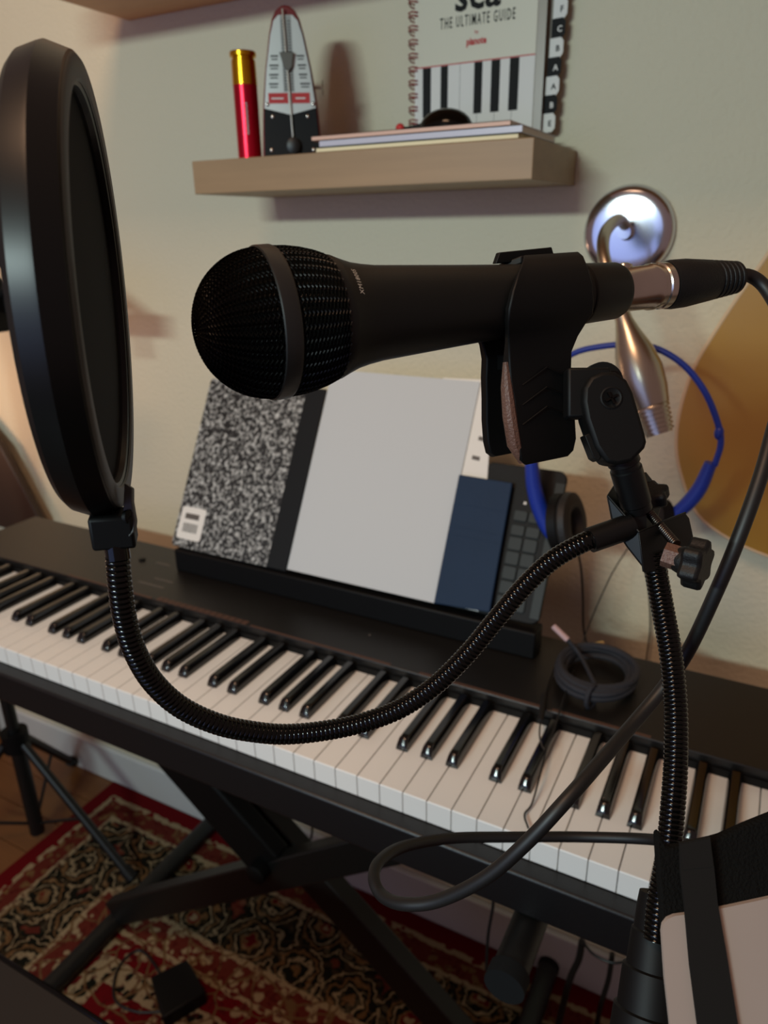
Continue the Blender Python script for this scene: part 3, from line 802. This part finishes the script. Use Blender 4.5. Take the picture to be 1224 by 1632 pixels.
# ================================================================== FLOOR ITEMS
pd = empty('foot_pedal', (-720, 135, FLOOR + 6), 'square black foot pedal lying on the rug', 'pedal')
pq = [on(x, y, 2, -705) for x, y in ((240, 1556), (298, 1528), (328, 1580), (260, 1622))]
put('pedal_body', MB().prism([Vector((p.x, p.y, -734)) for p in pq], (0, 0, 29)), 'black', pd, bevel=3)
wire('pedal_cable', [on(262, 1560, 2, -730), on(225, 1515, 2, -731), on(190, 1540, 2, -731), on(182, 1590, 2, -731), on(215, 1612, 2, -731), on(262, 1612, 2, -731)], 2.2, 'cable', 'thin black cable curling round the pedal on the rug')
wire('hanging_cord', [on(497, 1300, 1, 320), on(497, 1330, 1, 330), on(490, 1350, 1, 330), on(486, 1372, 1, 320)], 2.0, 'cable', 'short cord loop hanging beneath the piano near the stand pivot', 'cord')
wire('hanging_cord', [on(785, 1395, 1, 60), on(786, 1440, 1, 60), on(778, 1490, 1, 60), on(775, 1545, 1, 60)], 1.6, 'cable', 'thin cord dangling beneath the piano left of the support bar', 'cord')
wire('hanging_cord', [on(928, 1500, 1, 250), on(922, 1530, 1, 250), on(908, 1562, 1, 250), on(890, 1632, 1, 250)], 4.5, 'cable', 'thick black cord hanging beneath the piano right of the support bar', 'cord')
wire('hanging_cord', [on(976, 1520, 1, 250), on(970, 1560, 1, 250), on(958, 1600, 1, 250), on(950, 1640, 1, 250)], 3.5, 'cable', 'black cord hanging straight beside the base of the gooseneck', 'cord')
wire('hanging_cord', [on(925, 1495, 1, 240), on(945, 1520, 1, 240), on(975, 1534, 1, 240), on(1002, 1532, 1, 240)], 1.8, 'cable', 'thin sagging cord loop beneath the piano by the gooseneck base', 'cord')

# desk in front of the piano; only its far left edge shows in the near corner
dz = -150.0
ls = empty('desk', (0, -600, FLOOR), 'dark brown black desk edge in the near bottom left corner', 'desk')
put('desk_top', MB().box((-655, -1000, dz - 20), (620, -207, dz)), 'slab', ls, bevel=3)
put('desk_edge', MB().tube([Vector((-655, -207, dz - 2)), Vector((620, -207, dz - 2))], 2.6, 8), 'gloss', ls)
for x_ in (-600, 560):
    for y_ in (-950, -260):
        put('desk_leg', MB().box((x_ - 20, y_ - 20, FLOOR + 6), (x_ + 20, y_ + 20, dz - 20)), 'slab', ls)

# ================================================================== MICROPHONE
A0 = at(425, 517, 264); B0 = at(981, 463.5, 329)
a = (B0 - A0).normalized(); ML = (B0 - A0).length
n = (CAM - (A0 + a * 80)); n = (n - n.dot(a) * a).normalized()
u = n.cross(a)
if u.z < 0: u = -u
def ml(s, nn, uu): return A0 + a * s + n * nn + u * uu
def s_at(px, nn=0, uu=0):
    lo, hi = -60, 260
    for _ in range(40):
        m_ = (lo + hi) / 2
        if pix(ml(m_, nn, uu))[0] < px: lo = m_
        else: hi = m_
    return lo
mic = empty('microphone', ml(80, 0, 0), 'black handheld dynamic microphone with round mesh head held in the clip', 'microphone')
R_ = 26.0
gprof = [(R_ * -math.cos(t), R_ * math.sin(t)) for t in [PI / 2 * k / 18 for k in range(19)]]
gprof += [(4, 26.1), (9, 25.9), (14, 25.2), (19, 24.0), (24, 22.2)]
put('grille_lining', MB().lathe(ml(0, 0, 0), a, [(h * 0.965, r * 0.965) for h, r in gprof] + [(24, 0)], 48, ref=u), 'mesh', mic)
# woven wire: diamond lattice on the same profile, thickened by a wireframe modifier
import bisect
cum = [0.0]
for (h0, r0), (h1, r1) in zip(gprof, gprof[1:]): cum.append(cum[-1] + math.hypot(h1 - h0, r1 - r0))
def gp(t):
    t = max(0.0, min(t, cum[-1])); i = min(bisect.bisect_right(cum, t), len(cum) - 1)
    f = (t - cum[i - 1]) / (cum[i] - cum[i - 1]); (h0, r0), (h1, r1) = gprof[i - 1], gprof[i]
    return h0 + (h1 - h0) * f, r0 + (r1 - r0) * f
def lattice(t0, t1, nr, nc):
    mb = MB(); vs = []; fs = []
    for i in range(nr + 1):
        h, r = gp(t0 + (t1 - t0) * i / nr)
        for k in range(nc):
            th = 2 * PI * (k + 0.5 * (i % 2)) / nc
            rr = r + (0.35 if (i + k) % 2 else -0.1)
            vs.append(ml(h, rr * math.cos(th), rr * math.sin(th)))
    for i in range(0, nr - 1):
        for k in range(nc):
            k1 = (k + 1) % nc
            if i % 2 == 0: q = (i * nc + k1, (i + 1) * nc + k, (i + 2) * nc + k1, (i + 1) * nc + k1)
            else: q = (i * nc + k, (i + 1) * nc + k, (i + 2) * nc + k, (i + 1) * nc + (k - 1) % nc)
            fs.append(q)
    return mb.add(vs, fs)
gl = put('wire_grille', lattice(3.5, cum[18] - 1.5, 46, 66).add([], []), 'blackmic', mic, smooth=False)
g2 = put('wire_grille', lattice(cum[18] + 4.5, cum[-1] - 0.5, 26, 76), 'blackmic', mic, smooth=False)
for g in (gl, g2):
    wf = g.modifiers.new('wire', 'WIREFRAME'); wf.thickness = 0.00062; wf.use_even_offset = False
put('grille_band', MB().lathe(ml(0, 0, 0), a, [(-1.5, 25.6), (-2.2, 26.6), (-1.8, 27.1), (3.2, 27.2), (4.2, 26.7), (3.8, 25.6)], 64, ref=u), 'band', mic)
body = [(23, 0), (23, 22.4), (25, 22.6), (27, 21.8), (29, 21.0), (33, 19.6), (38, 18.6), (44, 17.8), (60, 16.9), (80, 15.8), (100, 14.8), (ML - 26, 13.4), (ML - 25.6, 13.1), (ML - 24, 13.0), (ML - 2, 12.3), (ML, 11.6), (ML, 0)]
put('handle', MB().lathe(ml(0, 0, 0), a, body, 56, ref=u), 'blackmic', mic, angle=50)
put('seam_ring', MB().lathe(ml(0, 0, 0), a, [(ML - 22.2, 12.9), (ML - 22, 13.25), (ML - 21.2, 13.25), (ML - 21, 12.9)], 48, ref=u), 'black', mic)
def rad_at(s):
    for (h0, r0), (h1, r1) in zip(body[1:], body[2:]):
        if h0 <= s <= h1 and h1 > h0: return r0 + (r1 - r0) * (s - h0) / (h1 - h0)
    return 15
s_txt = s_at(577, 17, 8)
def mict(x, y):
    s = s_txt - y; r = rad_at(s) + 0.06; th = 0.62 + x / r
    return ml(s, r * math.cos(th), r * math.sin(th))
put('model_lettering', text_mesh('XM1800S', 2.6, mict, spacing=1.1), 'stripe', mic)

# ================================================================== XLR CABLE
xc = empty('microphone_cable', ml(ML + 20, 0, 0), 'black microphone cable with silver plug looping down over the keys', 'cable')
XA = ml(ML - 1, 0, 0); XB = at(1174, 442, 350)
xa = (XB - XA).normalized(); XL_ = (XB - XA).length
sA = 0; sB = (at(1060, 454, 337) - XA).length
put('plug_shell', MB().lathe(XA, xa, [(0, 0), (0, 9.6), (sB * .62, 9.7), (sB * .66, 10.3), (sB * .74, 10.3), (sB * .76, 9.8), (sB * .84, 9.8), (sB * .86, 10.4), (sB * .97, 10.4), (sB, 9.8), (sB, 0)], 48), 'steel', xc)
put('latch_button', MB().lathe(XA + xa * (sB * .2) + UP * 9.4, UP, [(-1, 4), (1.4, 3.6), (2.2, 2.4), (2.2, 0)], 16), 'steel', xc)
bp2 = [(sB, 0), (sB, 10.6), (sB + 3, 11.0), (sB + (XL_ - sB) * .25, 10.9), (sB + (XL_ - sB) * .58, 9.4)]
st0 = sB + (XL_ - sB) * .58; dst = (XL_ - st0)
for k in range(6):
    r0 = 9.3 - k * 0.33
    bp2 += [(st0 + dst * (k + .1) / 6, r0), (st0 + dst * (k + .62) / 6, r0 - .1), (st0 + dst * (k + .7) / 6, r0 - .9), (st0 + dst * (k + .98) / 6, r0 - .9)]
bp2 += [(XL_, 5.5), (XL_ + 1.5, 4.0), (XL_ + 1.5, 0)]
put('strain_relief', MB().lathe(XA, xa, bp2, 40), 'rubber', xc, angle=25)
cp = [XB - xa * 2, XB + xa * 8] + [at(*q) for q in (
    (1222, 462, 352), (1250, 520, 345), (1256, 600, 335), (1234, 680, 322), (1212, 760, 315), (1180, 850, 315), (1145, 935, 322), (1098, 1035, 338), (1058, 1095, 345), (1012, 1150, 340),
    (960, 1210, 325), (900, 1278, 312), (840, 1342, 315), (775, 1398, 325), (700, 1435, 340), (645, 1441, 350), (610, 1428, 362), (596, 1400, 372), (606, 1372, 385), (645, 1349, 405),
    (720, 1336, 430), (820, 1334, 440), (930, 1334, 440), (1040, 1338, 420), (1120, 1350, 380))]
put('cable', MB().tube(spline(cp, 260), 3.15, 14), 'cable', xc)

# ================================================================== MIC STAND : clip, swivel, bracket, gooseneck, base
ms = empty('microphone_stand', at(1040, 1640, 285), 'black gooseneck desk microphone stand with spring clip and star knob', 'microphone stand')
# spring clip jaws; cross-section walked from the top of the mic down to the end of the grip
def jaw(sign, th=3.2):
    # (n, u, px_left, px_right) outer surface
    rr = 17.8
    sec = []
    for ang, l, r in ((88, 834, 922), (60, 834, 930), (35, 826, 938), (12, 818, 945), (-10, 812, 947), (-28, 810, 946), (-44, 810, 934)):
        sec.append((rr * math.cos(math.radians(ang)), rr * math.sin(math.radians(ang)), l, r))
    sec += [(11.2, -17, 811, 922), (10.6, -23, 812, 912), (11.4, -31, 814, 911), (12.6, -40, 820, 914), (13.6, -50, 824, 917), (14, -60, 828, 919), (13.8, -65, 831, 915), (13.2, -67.5, 838, 905)]
    vs = []; fs = []; inner = []
    K = 7
    m_ = len(sec)
    for i, (nn, uu, l, r) in enumerate(sec):
        sl = s_at(l, nn, uu); sr = s_at(r, nn, uu)
        i0 = max(i - 1, 0); i1 = min(i + 1, m_ - 1)
        t = Vector((sec[i1][0] - sec[i0][0], sec[i1][1] - sec[i0][1])).normalized(); nrm = Vector((-t.y, t.x))
        if nrm.dot(Vector((1, 0.2))) < 0: nrm = -nrm
        if uu > -15: nrm = Vector((nn, uu)).normalized()
        thk = th if uu > -18 else th + 1.6
        for k in range(K):
            s_ = sl + (sr - sl) * k / (K - 1)
            vs.append(ml(s_, sign * nn, uu)); inner.append(ml(s_, sign * (nn - nrm.x * thk), uu - nrm.y * thk))
    nV = len(vs); vs = vs + inner
    for i in range(m_ - 1):
        for k in range(K - 1):
            q = (i * K + k, i * K + k + 1, (i + 1) * K + k + 1, (i + 1) * K + k)
            fs.append(q); fs.append(tuple(x + nV for x in reversed(q)))
    for k in range(K - 1):
        fs.append((k + 1, k, k + nV, k + 1 + nV)); b_ = (m_ - 1) * K
        fs.append((b_ + k, b_ + k + 1, b_ + k + 1 + nV, b_ + k + nV))
    for i in range(m_ - 1):
        fs.append((i * K, (i + 1) * K, (i + 1) * K + nV, i * K + nV)); e_ = K - 1
        fs.append(((i + 1) * K + e_, i * K + e_, i * K + e_ + nV, (i + 1) * K + e_ + nV))
    return MB().add(vs, fs)
j1 = fix_normals(put('clip_jaw', jaw(1), 'black', ms, bevel=0.6))
j2 = fix_normals(put('clip_jaw', jaw(-1), 'black', ms, bevel=0.6))
# grip edge (warm lamp light painted in as brown) and chevron ribs
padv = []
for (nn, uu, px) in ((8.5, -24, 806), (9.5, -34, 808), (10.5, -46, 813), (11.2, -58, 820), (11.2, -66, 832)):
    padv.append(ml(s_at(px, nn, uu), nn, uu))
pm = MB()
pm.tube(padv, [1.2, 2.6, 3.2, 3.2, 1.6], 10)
put('grip_edge', pm, 'warmlit', j1)
pm = MB().prism([ml(s_at(812), 4 - 1, 0)] * 0 or [ml(62 + 40, 6.5, -22), ml(62 + 62, 6.5, -22), ml(62 + 62, 6.5, -28), ml(62 + 40, 6.5, -28)], -n * 13)
put('clip_hinge', pm, 'black', ms)
for k, uu in enumerate((-31, -39, -47)):
    nn = 11.6 + 1.0 * k
    sl = s_at(832, nn, uu); sr = s_at(908, nn, uu); sm = (sl + sr) / 2
    put('grip_rib', MB().tube([ml(sl, nn + .1, uu - 3), ml(sm, nn + .5, uu + 3), ml(sr, nn + .1, uu - 3)], 0.35, 6), 'black', j1)
put('clip_top_tab', MB().prism([ml(s_at(790, -4, 18), -4, 15.5), ml(s_at(885, -4, 18), -4, 15.5), ml(s_at(880, -4, 18), -4, 20.6), ml(s_at(797, -4, 18), -4, 19.8)], -n * 3), 'black', j2, bevel=0.4)
# swivel arm
def fl3(pts, depth, th, name, m_, parent, bevel=1.0):
    o = put(name, MB().prism([at(x, y, depth) for x, y in pts], fwd * th), m_, parent, bevel=bevel)
    return fix_normals(o)
fl3([(905, 585), (975, 585), (975, 664), (905, 666)], 303, 9, 'swivel_lug', 'black', ms, 1.2)
put('swivel_disc', MB().lathe(at(956, 612, 316), -fwd, [(-5, 0), (-5, 8.6), (0, 9), (5, 8.6), (5, 0)], 28), 'black', ms)
def capsule(x0, y0, x1, y1, r0, r1, n_=9):
    an = math.atan2(y1 - y0, x1 - x0); out = []
    for k in range(n_): t = an + PI / 2 + PI * k / (n_ - 1); out.append((x0 + r0 * math.cos(t), y0 + r0 * math.sin(t)))
    for k in range(n_): t = an - PI / 2 + PI * k / (n_ - 1); out.append((x1 + r1 * math.cos(t), y1 + r1 * math.sin(t)))
    return out
sw = fl3([(930, 640), (931, 618), (942, 600), (960, 592), (982, 592), (1000, 605), (1010, 625), (1029, 690), (1032, 704), (1029, 714), (1008, 736), (985, 741), (968, 738), (950, 712), (935, 668)], 298, 14, 'swivel_body', 'black', ms, 1.6)
sc = put('swivel_screw', MB().lathe(at(974, 634, 298.2), -fwd, [(0, 4.6), (0.5, 4.6), (0.7, 4.0), (0.3, 3.2), (0.3, 0)], 24), 'black', sw)
cr_ = MB()
for ang in (0.5, 0.5 + PI / 2):
    d_ = RT * math.cos(ang) + UP * math.sin(ang)
    cr_.beam(at(974, 634, 297) - d_ * 2.6, at(974, 634, 297) + d_ * 2.6, 0.9, 1.0, fwd)
put('cross_slot', cr_, 'gloss', sc)
fl3([(932, 694), (940, 690), (958, 728), (954, 735), (946, 730)], 300, 8, 'swivel_rib', 'black', ms, 0.3)
# threaded post down to the bracket
pa, pb = at(992, 728, 312), at(1016, 812, 322)
pprof = [(0, 0), (0, 6.6)]
PLn = (pb - pa).length
pprof += [(PLn * .1, 6.9), (PLn * .12, 6.2), (PLn * .2, 6.2), (PLn * .22, 6.8), (PLn * .86, 6.8), (PLn * .88, 6.4), (PLn, 6.4)]
pprof += [(PLn, 0)]
put('threaded_post', MB().lathe(pa, pb - pa, pprof, 28), 'bracket', ms, angle=30)
# folded bracket: a channel with a side wall, a front wall and a back wall meeting along rolled folds
def wallp(pts, th, name='bracket_wall'):
    return fix_normals(put(name, MB().prism([at(*q) for q in pts], fwd * th), 'bracket', ms, bevel=0.4))
wallp([(968, 790, 322), (1018, 847, 314), (1027, 906, 315), (1000, 872, 318), (977, 836, 321)], 1.8)
wallp([(1018, 847, 313.5), (1092, 817, 330), (1099, 826, 330.5), (1108, 868, 331), (1062, 897, 322), (1066, 912, 322), (1026, 912, 314.5)], 2.0)
wallp([(968, 790, 323), (985, 764, 334), (1030, 752, 342), (1060, 790, 344), (1040, 850, 330), (1018, 848, 320)], 1.6)
put('bracket_fold', MB().tube([at(969, 791, 322), at(1018, 847.5, 313.5), at(1055, 832, 321.5), at(1092, 817.5, 330)], 0.55, 8), 'bracket', ms)
put('arm_socket', MB().obox(at(1006, 838, 324), (RT, UP, fwd), (5, 5, 5)), 'bracket', ms)
# bolt and two lobed knobs
def lobed(c, axis, r, th, nl, name, m_, parent):
    c = Vector(c); ax = Vector(axis).normalized(); e1 = (UP - UP.dot(ax) * ax).normalized(); e2 = ax.cross(e1)
    pts = []
    for k in range(nl * 10):
        t = 2 * PI * k / (nl * 10); rr = r * (0.88 + 0.12 * math.cos(nl * t))
        pts.append(c + e1 * rr * math.cos(t) + e2 * rr * math.sin(t))
    return fix_normals(put(name, MB().prism(pts, ax * th), m_, parent, bevel=1.6))
put('bolt', ribbed([at(1030, 812, 330), at(1052, 838, 322), at(1078, 868, 312)], 2.1, 1.1, 14, 0.1), 'darksteel', ms, angle=60)
kd = (-fwd * 0.62 + RT * 0.74 - UP * 0.2).normalized()
kc = at(1104, 897, 300)
put('hex_nut', MB().tube([kc - kd * 9.0 - RT * 3 + UP * 1.5, kc - kd * 2.5], 5.2, 6), 'warmlit', ms, smooth=False)  # warm gleam on the nut put into its colour
kn = lobed(kc - kd * 3, kd, 10.6, 8.5, 6, 'star_knob', 'rubber', ms)
put('knob_boss', MB().lathe(kc - kd * 3, kd, [(-4, 0), (-4, 5), (0, 6.4), (1, 6.4), (1, 0)], 24), 'rubber', kn)
lobed(at(1038, 800, 336), (-fwd * 0.5 - RT * 0.3 + UP * 0.75), 8.6, 7, 6, 'star_knob', 'rubber', ms)
put('rivet', MB().lathe(at(1012, 806, 318), -fwd + RT * -0.3, [(-2, 4), (1, 4), (2, 2.6), (2.4, 0)], 20), 'gloss', ms)

gpath = spline([at(*q) for q in ((1040, 880, 322), (1047, 920, 323), (1058, 980, 323), (1070, 1050, 320), (1077, 1130, 315), (1077, 1210, 308), (1072, 1290, 300), (1064, 1370, 294), (1052, 1440, 290), (1046, 1500, 287))], 120)
put('gooseneck', ribbed(gpath, 5.0, 1.95), 'gloss', ms, angle=60)
# clamp base at the foot of the gooseneck
bA, bB = at(1052, 1425, 300), at(1028, 1700, 285)
bl = (bB - bA).length
bdn = Vector((bB.x, bB.y, -150))
put('base_pole', MB().tube([bB, bdn + Vector((0, 0, 6))], 9, 20).lathe(bdn, (0, 0, 1), [(0, 0), (0, 55), (5, 55), (8, 50), (8, 0)], 40), 'black', ms)
put('base_socket', MB().lathe(bA, bB - bA, [(0, 5), (0, 8), (bl * .08, 8.6), (bl * .22, 9), (bl * .23, 9.8), (bl * .26, 10), (bl * .44, 10.6), (bl * .45, 11.8), (bl * .48, 12), (bl * .68, 12.6), (bl * .69, 13.8), (bl * .72, 14), (bl, 15), (bl, 0)], 40), 'black', ms, angle=30)

# ================================================================== POP FILTER
pf = empty('pop_filter', at(180, 850, 262), 'round black pop filter on a ribbed gooseneck arm left of the microphone', 'pop filter')
PC = Vector((-193.870, -268.474, 447.439)); PN = Vector((0.74871, 0.66198, -0.03473)).normalized()
put('outer_ring', MB().lathe(PC, PN, [(-3, 66), (-1, 66.5), (-0.2, 68), (0, 69), (0, 75.2), (-0.8, 76.2), (-8, 78.4), (-9.4, 78.0), (-15, 75.8), (-17.0, 73.5), (-17.6, 68), (-16, 66), (-9, 65.6), (-3, 66)], 120), 'popring', pf, angle=24)
put('front_lip', MB().lathe(PC, PN, [(-0.2, 67.6), (0.5, 68.4), (0.6, 74.6), (-0.2, 75.6)], 120), 'poplip', pf, angle=40)
put('mesh_screen', MB().lathe(PC, PN, [(-4.0, 0), (-4.0, 66.5), (-5.0, 66.5), (-5, 0)], 96), 'mesh', pf)
put('mesh_screen', MB().lathe(PC, PN, [(-12.0, 0), (-12.0, 66.5), (-13.0, 66.5), (-13, 0)], 96), 'mesh', pf)
# clamp block under the ring
e1 = Vector((0, 0, 1)); e2 = PN.cross(e1).normalized()
cb = at(180, 845, 262)
put('ring_socket', MB().obox(at(181, 842, 262), (PN, e2, e1), (7.4, 6.0, 6.2)), 'black', pf, bevel=1.2)
tabp = [at(x, y, 258) for x, y in ((198, 770), (210, 778), (210, 800), (215, 830), (213, 848), (205, 856), (200, 840), (196, 812))]
tb2 = fix_normals(put('mounting_tab', MB().prism(tabp, fwd * 3.0), 'poplip', pf, bevel=0.3))
put('tab_screw', MB().lathe(at(205.5, 824, 257.6), -fwd * 0.4 + RT, [(-1, 0), (-1, 2.6), (0.4, 2.6), (0.8, 1.8), (0.8, 0)], 16), 'black', tb2)
put('arm_collar', MB().tube([at(183, 850, 262), at(189, 892, 263)], 4.3, 20), 'gloss', pf)
ppath = spline([at(*q) for q in ((187, 885, 263), (191, 930, 265), (200, 990, 270), (216, 1040, 275), (245, 1088, 282), (290, 1128, 290), (350, 1155, 298), (410, 1167, 306), (460, 1170, 312), (520, 1164, 317), (580, 1151, 320),
                                 (640, 1128, 321), (695, 1091, 321), (745, 1042, 320), (790, 988, 318), (835, 935, 316), (880, 893, 315), (925, 867, 315), (948, 858, 316))], 220)
put('gooseneck_arm', ribbed(ppath, 4.35, 2.0), 'gloss', pf, angle=60)
put('arm_sleeve', MB().tube([at(940, 861, 316), at(1006, 838, 319)], 5.6, 24), 'bracket', pf)

# ================================================================== FOLIO WITH PINK BOARD (bottom right)
fo2 = empty('fabric_folio', at(1150, 1640, 250), 'black fabric folio board with wide elastic strap in the bottom right corner', 'folio')
def fp(pts, d0, th, gr=0.0):
    return MB().prism([at(x, y, d0 + gr * (y - 1450)) for x, y in pts], fwd * th)
put('backing', fp([(1046, 1332), (1052, 1326), (1058, 1340), (1066, 1352), (1100, 1348), (1150, 1334), (1190, 1316), (1235, 1298), (1330, 1270), (1330, 1760), (1074, 1760), (1068, 1640), (1058, 1500), (1052, 1420)], 256, 4, -0.05), 'fabric', fo2, bevel=0.8)
fix_normals(bpy.data.objects['backing'])
put('elastic_strap', fix_normals(put('strap_tmp', fp([(1084, 1344), (1132, 1334), (1138, 1380), (1144, 1440), (1158, 1520), (1176, 1632), (1192, 1760), (1130, 1760), (1112, 1632), (1100, 1540), (1092, 1450), (1085, 1390)], 252, 1.2, -0.05), 'elastic', fo2)).data and
    fp([(1084, 1346), (1132, 1336), (1137, 1380), (1131, 1382), (1089, 1386)], 251.8, 0.3, -0.05), 'elastic', fo2)
pb_ = put('pink_board', fp([(1055, 1486), (1057, 1474), (1064, 1465), (1075, 1460), (1090, 1458), (1150, 1448), (1224, 1432), (1330, 1410), (1330, 1760), (1078, 1760), (1068, 1632), (1060, 1560)], 254, 1.6, -0.05), 'pinkboard')
fix_normals(pb_)
tag(pb_, 'dusty pink rounded board held under the black elastic strap', 'board')

for o in bpy.data.objects:
    if o.parent is None and o.name.startswith('hanging_cord'): o['group'] = 'cords hanging behind and beneath the piano'
    if o.parent is None and o.name.startswith('floating_shelf'): o['group'] = 'wooden shelves fixed to the wall'
